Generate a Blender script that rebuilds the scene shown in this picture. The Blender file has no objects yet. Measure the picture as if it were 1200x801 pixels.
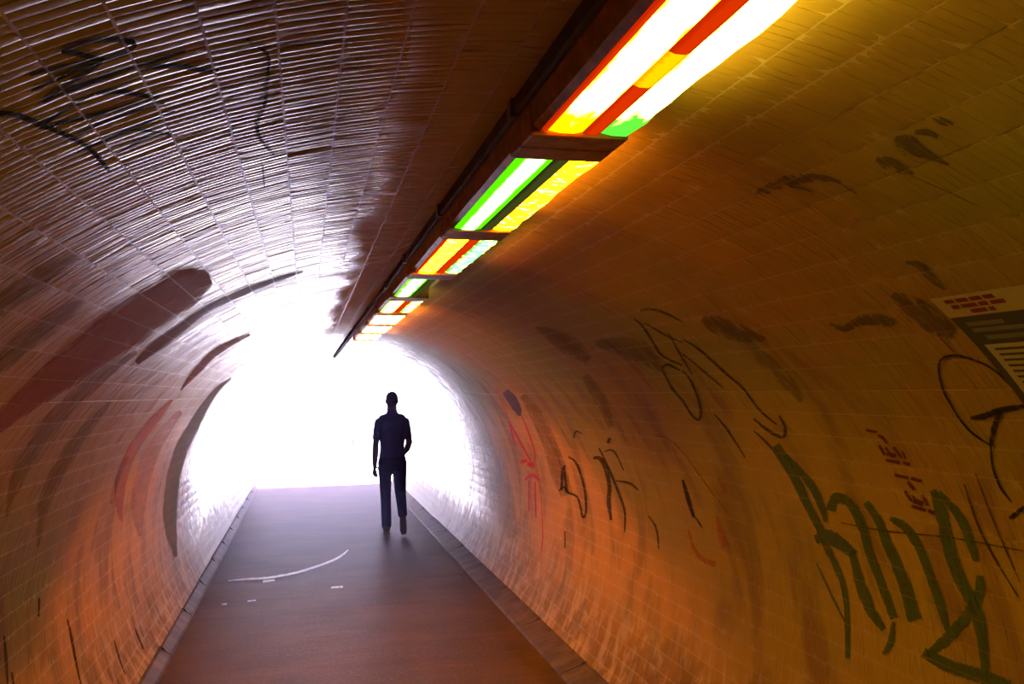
import bpy, bmesh, math, random
import numpy as np
from mathutils import Matrix, Vector

random.seed(7)
rng = np.random.default_rng(7)
scene = bpy.context.scene
COL = scene.collection

# ------------------------------------------------------------------ camera
F_PX = 1020.0                      # focal length for a 1200 px wide frame
VP = (358.6, 463.1)                # where the tunnel axis vanishes
EYE = 1.76                         # camera height above the path
R = 1.517                          # tunnel radius
CX, CZ = 0.3717, EYE - 0.980       # tunnel axis
_a = np.array([(VP[0]-600)/F_PX, (VP[1]-400.5)/F_PX, 1.0]); _a /= np.linalg.norm(_a)
_u = np.array([0., -1., 0.]); _u -= _a*(_u@_a); _u /= np.linalg.norm(_u)
_r = np.cross(_u, _a); _r = _r if _r[0] > 0 else -_r      # world X, Y, Z seen from the camera: _r, _a, _u
cam_d = bpy.data.cameras.new('camera')
cam_d.sensor_width = 36.0
cam_d.lens = 36.0*F_PX/1200.0
cam_d.clip_start = 0.02
cam_d.clip_end = 500
cam = bpy.data.objects.new('camera', cam_d)
COL.objects.link(cam)
cam.matrix_world = Matrix(((_r[0], -_r[1], -_r[2], 0.0),
                           (_a[0], -_a[1], -_a[2], 0.0),
                           (_u[0], -_u[1], -_u[2], EYE),
                           (0, 0, 0, 1)))
scene.camera = cam

# ------------------------------------------------------------------ sky and exposure
SKY = 10.0
world = bpy.data.worlds.new('overcast_sky')
scene.world = world
world.use_nodes = True
_bg = world.node_tree.nodes['Background']
_bg.inputs['Color'].default_value = (0.60, 0.54, 1.0, 1)
_bg.inputs['Strength'].default_value = SKY
sun_d = bpy.data.lights.new('sun', 'SUN')
sun_d.energy = 85.0
sun_d.angle = math.radians(2.0)
sun_d.color = (0.66, 0.60, 1.0)
sun = bpy.data.objects.new('sun', sun_d)
COL.objects.link(sun)
sun.rotation_euler = (math.radians(-12), math.radians(35), 0)   # high, from the side: lights the ground outside only
vs = scene.view_settings
vs.view_transform = 'Standard'
vs.look = 'None'
vs.gamma = 1.0
vs.use_curve_mapping = False
vs.exposure = 0.0
LAMP = 1.0                         # brightness of the ceiling lamps

Y_BACK, Y_END = -9.0, 17.5         # tunnel length

# ------------------------------------------------------------------ helpers
def ray(px, py):
    d = np.array([(px-600)/F_PX, (py-400.5)/F_PX, 1.0])
    return np.array([d@_r, d@_a, d@_u])

def on_wall(px, py, off=0.0):
    """the place on the tunnel lining seen at a photo pixel"""
    X, Y, Z = ray(px, py)
    cz = CZ-EYE; r = R-off
    A = X*X+Z*Z; B = -2*(X*CX+Z*cz); C = CX*CX+cz*cz-r*r
    t = (-B+math.sqrt(max(B*B-4*A*C, 0)))/(2*A)
    return (t*X, t*Y, t*Z+EYE)

def on_floor(px, py, z=0.0):
    X, Y, Z = ray(px, py)
    t = (z-EYE)/Z
    return (t*X, t*Y, z)

def wall_pt(th, y, off=0.0):
    return (CX+(R-off)*math.sin(th), y, CZ+(R-off)*math.cos(th))

def mesh(name, verts, faces, mat=None, parent=None, smooth=False):
    me = bpy.data.meshes.new(name)
    me.from_pydata([tuple(v) for v in verts], [], [tuple(f) for f in faces])
    if smooth:
        for p in me.polygons: p.use_smooth = True
    me.update()
    return obj(name, me, mat, parent)

def obj(name, me, mat=None, parent=None):
    o = bpy.data.objects.new(name, me)
    if mat is not None and me is not None and not me.materials:
        me.materials.append(mat)
    COL.objects.link(o)
    if parent is not None: o.parent = parent
    return o

def from_bm(name, bm, mat, parent=None, smooth=False):
    me = bpy.data.meshes.new(name)
    bm.normal_update()
    bm.to_mesh(me); bm.free()
    if smooth:
        for p in me.polygons: p.use_smooth = True
    return obj(name, me, mat, parent)

def empty(name, loc=(0, 0, 0), rz=0.0):
    o = bpy.data.objects.new(name, None)
    o.empty_display_size = 0.1
    COL.objects.link(o)
    o.location = loc; o.rotation_euler = (0, 0, rz)
    return o

def tag(o, label=None, cat=None, group=None, kind=None):
    if label: o['label'] = label
    if cat: o['category'] = cat
    if group: o['group'] = group
    if kind: o['kind'] = kind
    return o

def bm_box(bm, x0, x1, y0, y1, z0, z1, bevel=0.0):
    m = Matrix.Translation(((x0+x1)/2, (y0+y1)/2, (z0+z1)/2)) @ Matrix.Diagonal((x1-x0, y1-y0, z1-z0, 1))
    g = bmesh.ops.create_cube(bm, size=1.0, matrix=m)
    if bevel:
        es = list({e for v in g['verts'] for e in v.link_edges})
        bmesh.ops.bevel(bm, geom=es, offset=bevel, segments=2, affect='EDGES', profile=0.5)

def box(name, b, mat, parent=None, bevel=0.0):
    bm = bmesh.new(); bm_box(bm, *b, bevel=bevel)
    return from_bm(name, bm, mat, parent)

def prism(name, prof, y0, y1, mat, parent=None, bevel=0.0):
    """profile in (x, z) extruded along the tunnel"""
    n = len(prof)
    v = [(x, y0, z) for x, z in prof]+[(x, y1, z) for x, z in prof]
    f = [tuple(range(n)), tuple(range(2*n-1, n-1, -1))]+[(i, i+n, (i+1) % n+n, (i+1) % n) for i in range(n)]
    bm = bmesh.new()
    vs_ = [bm.verts.new(p) for p in v]
    for q in f: bm.faces.new([vs_[i] for i in q])
    bmesh.ops.recalc_face_normals(bm, faces=bm.faces)
    if bevel: bmesh.ops.bevel(bm, geom=list(bm.edges), offset=bevel, segments=2, affect='EDGES', profile=0.5)
    return from_bm(name, bm, mat, parent)

# ------------------------------------------------------------------ node helper
class NT:
    def __init__(self, name):
        self.m = bpy.data.materials.new(name); self.m.use_nodes = True
        self.t = self.m.node_tree; self.t.nodes.clear()
        self.out = self.t.nodes.new('ShaderNodeOutputMaterial')
    def n(self, typ, **kw):
        nd = self.t.nodes.new(typ)
        for k, v in kw.items(): setattr(nd, k, v)
        return nd
    def put(self, sock, v):
        if v is None: return
        if hasattr(v, 'is_output') or isinstance(v, bpy.types.NodeSocket): self.t.links.new(v, sock)
        else:
            if isinstance(v, (tuple, list)) and len(v) == 3 and sock.type == 'RGBA': v = (*v, 1)
            sock.default_value = v
    def math(self, op, a, b=None, c=None, clamp=False):
        nd = self.n('ShaderNodeMath', operation=op, use_clamp=clamp)
        for i, v in enumerate((a, b, c)): self.put(nd.inputs[i], v)
        return nd.outputs[0]
    def xyz(self, v):
        nd = self.n('ShaderNodeSeparateXYZ'); self.put(nd.inputs[0], v); return nd.outputs
    def vec(self, x=0.0, y=0.0, z=0.0):
        nd = self.n('ShaderNodeCombineXYZ')
        for i, v in enumerate((x, y, z)): self.put(nd.inputs[i], v)
        return nd.outputs[0]
    def noise(self, v, scale=1.0, detail=3.0, rough=0.55, dist=0.0):
        nd = self.n('ShaderNodeTexNoise')
        self.put(nd.inputs['Vector'], v); nd.inputs['Scale'].default_value = scale
        nd.inputs['Detail'].default_value = detail; nd.inputs['Roughness'].default_value = rough
        nd.inputs['Distortion'].default_value = dist
        return nd.outputs['Fac']
    def ramp(self, v, lo, hi, smooth=True):
        nd = self.n('ShaderNodeMapRange', clamp=True)
        if smooth: nd.interpolation_type = 'SMOOTHSTEP'
        self.put(nd.inputs['Value'], v)
        nd.inputs['From Min'].default_value = lo; nd.inputs['From Max'].default_value = hi
        return nd.outputs['Result']
    def mix(self, f, a, b):
        nd = self.n('ShaderNodeMix', data_type='RGBA')
        self.put(nd.inputs[0], f); self.put(nd.inputs[6], a); self.put(nd.inputs[7], b)
        return nd.outputs[2]
    def lerp(self, f, a, b):
        nd = self.n('ShaderNodeMix', data_type='FLOAT')
        self.put(nd.inputs[0], f); self.put(nd.inputs[2], a); self.put(nd.inputs[3], b)
        return nd.outputs[0]
    def pos(self):
        return self.n('ShaderNodeNewGeometry').outputs['Position']
    def bump(self, h, strength=0.3, dist=0.002):
        nd = self.n('ShaderNodeBump'); nd.inputs['Strength'].default_value = strength
        nd.inputs['Distance'].default_value = dist; self.put(nd.inputs['Height'], h)
        return nd.outputs[0]
    def bsdf(self, color, rough=0.5, spec=0.5, metal=0.0, normal=None, **kw):
        b = self.n('ShaderNodeBsdfPrincipled')
        self.put(b.inputs['Base Color'], color); self.put(b.inputs['Roughness'], rough)
        self.put(b.inputs['Specular IOR Level'], spec); self.put(b.inputs['Metallic'], metal)
        if normal is not None: self.put(b.inputs['Normal'], normal)
        for k, v in kw.items(): self.put(b.inputs[k], v)
        return b.outputs[0]
    def finish(self, sh):
        self.t.links.new(sh, self.out.inputs[0]); return self.m

def simple(name, col, rough=0.6, spec=0.4, metal=0.0, var=0.25, scale=18.0):
    g = NT(name)
    p = g.n('ShaderNodeTexCoord').outputs['Object']
    n = g.noise(p, scale, 3)
    c = g.mix(g.ramp(n, 0.3, 0.75), tuple(k*(1-var) for k in col), tuple(min(1, k*(1+var)) for k in col))
    return g.finish(g.bsdf(c, rough, spec, metal))

# ------------------------------------------------------------------ materials
PITCH_DEG = 3.46
PHASE_DEG = -1.80                  # a joint line beside the crown
RING = 0.0200                      # ring pitch along the tunnel

def lining_coords(g):
    x, y, z = g.xyz(g.pos())
    th = g.math('ARCTAN2', g.math('SUBTRACT', x, CX), g.math('SUBTRACT', z, CZ))
    return g.math('MULTIPLY', th, R), y, z, x

def wall_material(name, mortar=False):
    g = NT(name)
    arc, y, z, x = lining_coords(g)
    brush = g.noise(g.vec(g.math('MULTIPLY', arc, 1.6), g.math('MULTIPLY', y, 3.6)), 1.0, 4, 0.58, 0.4)
    patch = g.noise(g.vec(arc, g.math('MULTIPLY', y, 0.8), 3.0), 1.1, 3, 0.5)
    fine = g.noise(g.vec(g.math('MULTIPLY', arc, 9.0), g.math('MULTIPLY', y, 55.0)), 1.0, 2, 0.6)
    base = g.mix(g.ramp(patch, 0.38, 0.62), (0.26, 0.150, 0.028), (0.20, 0.175, 0.020))
    base = g.mix(g.math('MULTIPLY', g.ramp(brush, 0.50, 0.68), 0.75), base, (0.15, 0.065, 0.03))
    base = g.mix(g.math('MULTIPLY', g.ramp(fine, 0.45, 0.75), 0.12), base, (0.13, 0.07, 0.02))
    # vault colour lightened towards orange in place of lamp glow
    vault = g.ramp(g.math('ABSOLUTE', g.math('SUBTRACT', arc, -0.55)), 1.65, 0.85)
    glow_mottle = g.noise(g.vec(arc, y, 9.0), 2.2, 3)
    base = g.mix(g.math('MULTIPLY', vault, g.lerp(glow_mottle, 0.45, 0.75)), base, (0.50, 0.275, 0.045))
    # lamp light coloured in as ochre: strip beside crown, right wall below shoulder
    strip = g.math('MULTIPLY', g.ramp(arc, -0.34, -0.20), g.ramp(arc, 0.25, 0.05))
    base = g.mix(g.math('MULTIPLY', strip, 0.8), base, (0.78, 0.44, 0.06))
    base = g.mix(g.math('MULTIPLY', g.ramp(g.math('ADD', arc, g.math('MULTIPLY', patch, 0.8)), 1.6, 2.3), g.lerp(g.ramp(brush, 0.45, 0.62), 0.75, 0.3)), base, (0.40, 0.27, 0.03))
    # lamp light on the lower walls, put into the colour as warm orange
    low_glow = g.math('MULTIPLY', g.ramp(g.math('SUBTRACT', g.math('ADD', z, g.math('MULTIPLY', patch, 0.6)), g.math('MULTIPLY', g.ramp(y, 3.6, 6.4, False), 1.15)), 1.05, 0.55), g.ramp(y, 3.0, 4.4))
    base = g.mix(g.math('MULTIPLY', low_glow, g.lerp(g.ramp(brush, 0.45, 0.62), 0.9, 0.35)), base, (0.66, 0.33, 0.06))
    # splash dirt on the bottom courses: ragged vertical runs
    run = g.noise(g.vec(g.math('MULTIPLY', arc, 4.5), g.math('MULTIPLY', y, 10.0), 5.0), 1.0, 5, 0.7, 0.5)
    low = g.ramp(g.math('ADD', z, g.math('MULTIPLY', run, -0.75)), 0.30, -0.15)
    dirt = g.mix(g.ramp(run, 0.42, 0.62), (0.12, 0.06, 0.025), (0.58, 0.44, 0.28))
    base = g.mix(g.math('MULTIPLY', low, 0.62), base, dirt)
    # whiter base near the far mouth
    far_white = g.ramp(g.math('ADD', y, g.math('MULTIPLY', g.math('SUBTRACT', brush, 0.5), 2.5)), 8.6, 9.6)
    far_white = g.math('MULTIPLY', far_white, g.math('SUBTRACT', 1.0, g.math('MULTIPLY', g.ramp(arc, 0.0, 0.6), g.ramp(y, 13.0, 10.5))))
    base = g.mix(g.math('MULTIPLY', far_white, 0.8), base, (0.72, 0.68, 0.60))
    isl = g.n('ShaderNodeNewGeometry').outputs['Random Per Island']
    if mortar:
        base = g.mix(g.math('MAXIMUM', g.lerp(g.ramp(arc, 0.2, 0.9), 0.34, 0.10), g.math('MULTIPLY', low_glow, 0.5)), base, (0.78, 0.58, 0.30))  # pale mortar, lighter at left and low down in place of glints
        return g.finish(g.bsdf(base, g.lerp(g.ramp(arc, -0.3, 0.4), 0.34, 0.62), 0.35))
    # glazed on the left, overpainted matt from the crown to the right
    edge = g.noise(g.vec(g.math('MULTIPLY', arc, 3.0), g.math('MULTIPLY', y, 1.5), 21.0), 1.0, 2)
    matt = g.ramp(g.math('ADD', arc, g.math('MULTIPLY', edge, 0.25)), -0.12, -0.02)
    far = g.ramp(g.math('ADD', y, g.math('MULTIPLY', brush, 1.5)), 5.5, 10.5)
    matt = g.math('MULTIPLY', matt, g.math('SUBTRACT', 1.0, g.math('MULTIPLY', far, 0.85)))
    matt = g.math('MAXIMUM', matt, g.math('MULTIPLY', low, 0.55))
    rough = g.lerp(matt, g.lerp(g.ramp(brush, 0.45, 0.65), 0.09, 0.20), 0.60)
    side = g.ramp(g.math('ABSOLUTE', g.math('SUBTRACT', arc, 0.0)), 0.55, 1.4)
    side = g.math('MULTIPLY', side, g.math('SUBTRACT', 1.0, g.ramp(y, 7.0, 10.0)))
    rough = g.lerp(g.math('MULTIPLY', side, 0.7), rough, 0.50)
    rough = g.math('ADD', rough, g.math('MULTIPLY', g.math('POWER', isl, 2.0), 0.16))
    spec = g.lerp(g.math('MAXIMUM', matt, g.math('MULTIPLY', side, 0.8)), 0.6, 0.10)
    return g.finish(g.bsdf(base, rough, spec))

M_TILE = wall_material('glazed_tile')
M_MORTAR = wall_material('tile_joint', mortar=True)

def path_material():
    g = NT('worn_concrete_path')
    p = g.pos(); x, y, z = g.xyz(p)
    n1 = g.noise(p, 1.6, 4); n2 = g.noise(p, 38, 4, 0.8); n3 = g.noise(g.vec(g.math('MULTIPLY', x, 1.0), g.math('MULTIPLY', y, 9.0)), 1.0, 3)
    c = g.mix(g.ramp(n1, 0.35, 0.68), (0.085, 0.044, 0.018), (0.125, 0.064, 0.028))
    c = g.mix(g.math('MULTIPLY', g.ramp(n2, 0.52, 0.68), 0.6), c, (0.24, 0.15, 0.10))
    c = g.mix(g.math('MULTIPLY', g.ramp(n3, 0.5, 0.7), 0.3), c, (0.09, 0.045, 0.025))
    h = g.math('ADD', n2, g.math('MULTIPLY', n3, 1.2))
    return g.finish(g.bsdf(c, g.lerp(n3, 0.41, 0.54), 0.06, normal=g.bump(h, 0.5, 0.004)))
M_PATH = path_material()

def kerb_material():
    g = NT('stained_concrete_kerb')
    x, y, z = g.xyz(g.pos())
    n = g.noise(g.vec(g.math('MULTIPLY', x, 4), g.math('MULTIPLY', y, 7), z), 1.0, 4, 0.65)
    c = g.mix(g.ramp(n, 0.35, 0.7), (0.075, 0.04, 0.025), (0.17, 0.10, 0.07))
    return g.finish(g.bsdf(c, 0.6, 0.35, normal=g.bump(n, 0.5, 0.006)))
M_KERB = kerb_material()

M_OUT = simple('pale_gravel', (0.72, 0.70, 0.68), 0.9, 0.2, var=0.1, scale=6)
M_PORTAL = simple('portal_concrete', (0.45, 0.43, 0.40), 0.85, 0.2)
M_HOUSING = simple('brown_enamel', (0.48, 0.19, 0.10), 0.45, 0.5, var=0.3, scale=30)
M_TRUNK = simple('dark_trunking', (0.10, 0.05, 0.045), 0.75, 0.2, var=0.3)
M_STEEL = simple('dull_steel', (0.25, 0.18, 0.16), 0.5, 0.4, 0.3)

# ------------------------------------------------------------------ the lining
def lining(name, t0, t1):
    """thick curved shell between two angles (degrees from the crown)"""
    n = max(6, int((t1-t0)/3.0)); ys = [Y_BACK, -2.0, 2.0, 6.0, 11.0, Y_END]
    v, f = [], []
    for off in (0.0006, -0.25):
        for y in ys:
            for i in range(n+1):
                v.append(wall_pt(math.radians(t0+(t1-t0)*i/n), y, off))
    k = n+1; L = len(ys)*k
    for s in (0, 1):
        for j in range(len(ys)-1):
            for i in range(n):
                q = [s*L+j*k+i, s*L+j*k+i+1, s*L+(j+1)*k+i+1, s*L+(j+1)*k+i]
                f.append(q if s == 0 else q[::-1])
    for j in (0, len(ys)-1):
        for i in range(n):
            q = [j*k+i, L+j*k+i, L+j*k+i+1, j*k+i+1]
            f.append(q if j == 0 else q[::-1])
    for i in (0, n):
        for j in range(len(ys)-1):
            q = [j*k+i, (j+1)*k+i, L+(j+1)*k+i, L+j*k+i]
            f.append(q if i == 0 else q[::-1])
    o = mesh(name, v, f, M_MORTAR)
    for i, p in enumerate(o.data.polygons): p.use_smooth = i < (len(ys)-1)*n
    return tag(o, kind='structure')

courses = [PHASE_DEG+PITCH_DEG*k for k in range(-36, 36) if PHASE_DEG+PITCH_DEG*k > -122.5 and PHASE_DEG+PITCH_DEG*(k+1) < 122.5]
CUT_L = PHASE_DEG-PITCH_DEG*14
CUT_R = PHASE_DEG+PITCH_DEG*15
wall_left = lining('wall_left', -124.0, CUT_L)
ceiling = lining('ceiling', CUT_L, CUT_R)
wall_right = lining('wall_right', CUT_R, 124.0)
tag(wall_left, 'curved left tunnel wall of narrow glazed tiles streaked with brown paint')
tag(ceiling, 'barrel vaulted tunnel ceiling of narrow glazed tiles reflecting daylight')
tag(wall_right, 'curved right tunnel wall of ochre painted tiles covered in graffiti')

# one tile: u along the ring, v along the tunnel, w towards the inside
HW = RING/2-0.0004
HU = math.radians(PITCH_DEG)*R/2-0.0019
def tile_verts(full=True):
    """slightly domed face; near tiles also get their four side faces"""
    h = 0.0016
    vv = [-HW, -HW*0.84, -HW*0.55, HW*0.55, HW*0.84, HW] if full else [-HW, -HW*0.6, HW*0.6, HW]
    dome = lambda v: 0.0007-0.0006*max(0.0, (abs(v)/HW-0.5)/0.5)**1.7
    P = []; Fc = []; sm = []
    nv = len(vv)
    for u in (-HU, HU):
        for v in vv: P.append((u, v, h+dome(v)))
    for j in range(nv-1):
        Fc.append((j, nv+j, nv+j+1, j+1)); sm.append(True)
    if full:
        rim = [(-HU, -HW), (HU, -HW), (HU, HW), (-HU, HW)]
        for i in range(4):
            (u0, v0), (u1, v1) = rim[i], rim[(i+1) % 4]
            b0 = len(P)
            P += [(u0, v0, h), (u0*1.01, v0*1.03, -0.002), (u1*1.01, v1*1.03, -0.002), (u1, v1, h)]
            Fc.append((b0, b0+1, b0+2, b0+3)); sm.append(False)
    return np.array(P), np.array(Fc), sm
TV, TF, TS = tile_verts(True)
SV, SF, SS = tile_verts(False)
tile_me = bpy.data.meshes.new('tile')
tile_me.from_pydata(TV.tolist(), [], TF.tolist())
for p, s in zip(tile_me.polygons, TS): p.use_smooth = s
tile_me.materials.append(M_TILE)

def tile_frames(c0, y0, y1):
    th = math.radians(c0+PITCH_DEG/2)
    rings = np.arange(math.ceil(y0/RING), math.floor(y1/RING))
    ys = (rings+0.5)*RING
    n = len(ys)
    tu = rng.normal(0, 0.008, n); tv = rng.normal(0, 0.032, n); lift = rng.normal(0, 0.00025, n)
    # a few tiles sit noticeably askew
    odd = rng.random(n) < 0.04
    tv = np.where(odd, tv*2.2, tv)
    return th, ys, tu, tv, lift

def frame_axes(th):
    U = np.array([math.cos(th), 0, -math.sin(th)])
    V = np.array([0, 1.0, 0])
    W = np.array([-math.sin(th), 0, -math.cos(th)])
    return U, V, W

groups = {'wall_left': [], 'ceiling': [], 'wall_right': []}
for c in courses:
    mid = c+PITCH_DEG/2
    key = 'wall_left' if mid < CUT_L else ('wall_right' if mid > CUT_R else 'ceiling')
    groups[key].append(c)
Y_TILE0, Y_LOD = 0.4, 5.2
for key, par in (('wall_left', wall_left), ('ceiling', ceiling), ('wall_right', wall_right)):
    T = []                                            # th, y, tu, tv, lift
    for c in groups[key]:
        th, ys, tu, tv, lift = tile_frames(c, Y_TILE0, Y_END-0.02)
        T.append(np.stack([np.full(len(ys), th), ys, tu, tv, lift], 1))
    T = np.concatenate(T)
    # size in the photograph
    P = np.stack([CX+R*np.sin(T[:, 0]), T[:, 1], CZ+R*np.cos(T[:, 0])-EYE], 1)
    B = np.stack([_r, _a, _u], 0)                     # rows: world axes in camera coordinates
    Cc = P@B
    zc = np.maximum(Cc[:, 2], 1e-3)
    px = 600+F_PX*Cc[:, 0]/zc; py = 400.5+F_PX*Cc[:, 1]/zc
    nx, nz = -np.sin(T[:, 0]), -np.cos(T[:, 0])
    cosv = -(P[:, 0]*nx+P[:, 2]*nz)/np.linalg.norm(P, axis=1)
    area = cosv/zc**2
    area[(px < 6) | (px > 1194) | (py < 6) | (py > 795) | (Cc[:, 2] < 0.2)] = -1
    pick = np.zeros(len(T), bool); pick[np.argsort(-area)[:300]] = True
    for th, y, tu, tv, lift in T[pick]:
        U, V, W = frame_axes(th)
        o = bpy.data.objects.new('tile', tile_me); COL.objects.link(o)
        w = W+U*tu+V*tv; w /= np.linalg.norm(w)
        u = U-w*(U@w); u /= np.linalg.norm(u); v = np.cross(w, u)
        if v[1] < 0: v = -v
        o.parent = par
        q = (CX+R*math.sin(th)+W[0]*lift, y, CZ+R*math.cos(th)+W[2]*lift)
        o.matrix_world = Matrix(((u[0], v[0], w[0], q[0]), (u[1], v[1], w[1], q[1]), (u[2], v[2], w[2], q[2]), (0, 0, 0, 1)))
    rest = T[~pick]
    vl, fl, sl, base = [], [], [], 0
    for sel, tvt, tft, sm in ((rest[:, 1] < Y_LOD, TV, TF, TS), (rest[:, 1] >= Y_LOD, SV, SF, SS)):
        S = rest[sel]; n = len(S)
        if not n: continue
        th = S[:, 0]
        U = np.stack([np.cos(th), np.zeros(n), -np.sin(th)], 1)
        W = np.stack([-np.sin(th), np.zeros(n), -np.cos(th)], 1)
        V = np.tile(np.array([[0, 1.0, 0]]), (n, 1))
        w = W+U*S[:, 2:3]+V*S[:, 3:4]; w /= np.linalg.norm(w, axis=1, keepdims=True)
        u = U-w*np.sum(U*w, 1, keepdims=True); u /= np.linalg.norm(u, axis=1, keepdims=True)
        v = np.cross(w, u); v *= np.sign(v[:, 1:2])
        q = np.stack([CX+R*np.sin(th), S[:, 1], CZ+R*np.cos(th)], 1)+W*S[:, 4:5]
        X = q[:, None, :]+tvt[None, :, 0:1]*u[:, None, :]+tvt[None, :, 1:2]*v[:, None, :]+tvt[None, :, 2:3]*w[:, None, :]
        vl.append(X.reshape(-1, 3))
        fl.append((tft[None]+(base+np.arange(n)*len(tvt))[:, None, None]).reshape(-1, 4))
        sl.append(np.tile(np.array(sm), n))
        base += n*len(tvt)
    Vv = np.concatenate(vl); Ff = np.concatenate(fl); Sm = np.concatenate(sl)
    me = bpy.data.meshes.new('tile_field')
    me.vertices.add(len(Vv)); me.vertices.foreach_set('co', Vv.astype(np.float32).ravel())
    me.loops.add(Ff.size); me.loops.foreach_set('vertex_index', Ff.astype(np.int32).ravel())
    me.polygons.add(len(Ff)); me.polygons.foreach_set('loop_start', np.arange(0, Ff.size, 4, dtype=np.int32))
    me.polygons.foreach_set('use_smooth', Sm)
    me.update(calc_edges=True)
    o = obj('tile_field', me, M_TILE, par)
    tag(o, kind='stuff')

# ------------------------------------------------------------------ floor, kerbs, far end
HALF_L = CX-math.sqrt((R+0.02)**2-CZ**2)
HALF_R = CX+math.sqrt((R+0.02)**2-CZ**2)
FL, FR = -0.885, 1.535             # where the flat path meets the kerbs
def floor_mesh():
    xs = np.linspace(HALF_L-0.05, HALF_R+0.05, 15); ys = np.linspace(Y_BACK, Y_END, 60)
    v = [(x, y, 0.0) for y in ys for x in xs]
    f = [(j*15+i, j*15+i+1, (j+1)*15+i+1, (j+1)*15+i) for j in range(59) for i in range(14)]
    nb = len(v)
    c = [(xs[0], Y_BACK), (xs[-1], Y_BACK), (xs[-1], Y_END), (xs[0], Y_END)]
    v += [(x, y, -0.2) for x, y in c]
    f.append((nb, nb+3, nb+2, nb+1))
    return mesh('floor', v, f, M_PATH)
tag(floor_mesh(), 'worn brown concrete path running through the tunnel', kind='structure')

def kerb(side):
    o_len = 1.1; name = 'baseboard_left' if side < 0 else 'baseboard_right'
    par = None; k = 0
    root = empty(name)
    tag(root, 'sloping concrete kerb along the foot of the %s tunnel wall' % ('left' if side < 0 else 'right'), kind='structure')
    y = Y_BACK
    xe = FL if side < 0 else FR
    while y < Y_END-0.01:
        y1 = min(y+o_len, Y_END)
        h = 0.072+random.uniform(-0.004, 0.004)
        xw = CX+side*math.sqrt((R-0.002)**2-(CZ-h)**2)
        xo = CX+side*math.sqrt((R+0.02)**2-CZ**2)
        prof = [(xe, 0.001), (xe+side*0.012, 0.02), (xw, h), (xo, h), (xo, -0.02), (xe, -0.02)]
        prism('kerb_block', prof, y+0.004, y1-0.004, M_KERB, root, 0.003)
        y = y1
kerb(-1); kerb(1)

# unseen wall added against daylight from behind, and the ground outside the far mouth
bm = bmesh.new(); bm_box(bm, -2.2, 3.0, Y_BACK-0.3, Y_BACK, -0.3, 3.2)
tag(from_bm('wall_back', bm, M_PORTAL), 'unseen cross wall added behind the viewer to shut out daylight', kind='structure')

def portal():
    n = 64; v, f = [], []
    for y in (Y_END, Y_END+0.4):
        for i in range(n+1):
            th = math.radians(-121+242*i/n)
            s, c = math.sin(th), math.cos(th)
            v.append((CX+(R+0.02)*s, y, CZ+(R+0.02)*c))
            k = 4.0/max(abs(s), abs(c)) if False else 1.0
            m = max(abs(s)/3.6, abs(c)/2.4)
            v.append((CX+s/m, y, CZ+c/m))
    k = 2*(n+1)
    for i in range(n):
        a = 2*i
        f += [(a, a+2, a+3, a+1), (k+a, k+a+1, k+a+3, k+a+2), (a, k+a, k+a+2, a+2), (a+1, a+3, k+a+3, k+a+1)]
    o = mesh('wall_far', v, f, M_PORTAL)
    return tag(o, 'concrete headwall around the bright far mouth of the tunnel', kind='structure')
portal()
g0 = mesh('ground', [(-60, Y_END+0.0, -0.01), (60, Y_END+0.0, -0.01), (60, 150, -0.01), (-60, 150, -0.01), (-60, Y_END, -0.3), (60, Y_END, -0.3), (60, 150, -0.3), (-60, 150, -0.3)],
          [(0, 1, 2, 3), (7, 6, 5, 4), (0, 4, 5, 1), (1, 5, 6, 2), (2, 6, 7, 3), (3, 7, 4, 0)], M_OUT)
tag(g0, 'sunlit pale ground beyond the far tunnel mouth', kind='structure')

# ------------------------------------------------------------------ ceiling lamps
ZB = EYE+0.453                     # underside of the lamps
LX0, LX1 = 0.392, 0.566

def pane_material(name, core, edge, strength, axis_mix=0.0, streak=0.0, streak_col=(1, 1, 1), width=0.32, seed=0.0, end_col=None, rough_edge=0.5):
    """painted glass lit from behind by a tube: brightest over the tube"""
    g = NT(name)
    co = g.n('ShaderNodeTexCoord').outputs['Generated']
    gx, gy, gz = g.xyz(co)
    d = g.math('ABSOLUTE', g.math('SUBTRACT', gx, 0.5))
    n = g.noise(g.vec(g.math('MULTIPLY', gx, 2.0), g.math('MULTIPLY', gy, 7.0), seed), 1.0, 3, 0.6, 0.4)
    fall = g.ramp(g.math('ADD', d, g.math('MULTIPLY', g.math('SUBTRACT', n, 0.5), rough_edge)), width+0.14, width-0.12)
    if end_col is not None:
        e = g.ramp(g.math('ADD', gy, g.math('MULTIPLY', g.math('SUBTRACT', n, 0.5), 0.3)), 0.80, 0.90)
        fall = g.math('MULTIPLY', fall, g.math('SUBTRACT', 1.0, e))
        edge = g.mix(e, edge, end_col)
    c = g.mix(fall, edge, core)
    if streak:
        s = g.noise(g.vec(g.math('MULTIPLY', gx, 1.5), g.math('MULTIPLY', gy, 26.0), seed+4), 1.0, 2, 0.5, 0.8)
        c = g.mix(g.math('MULTIPLY', g.ramp(s, 0.58, 0.64), streak), c, streak_col)
    em = g.n('ShaderNodeEmission'); g.put(em.inputs[0], c); g.put(em.inputs[1], strength*LAMP)
    return g.finish(em.outputs[0])

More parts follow.
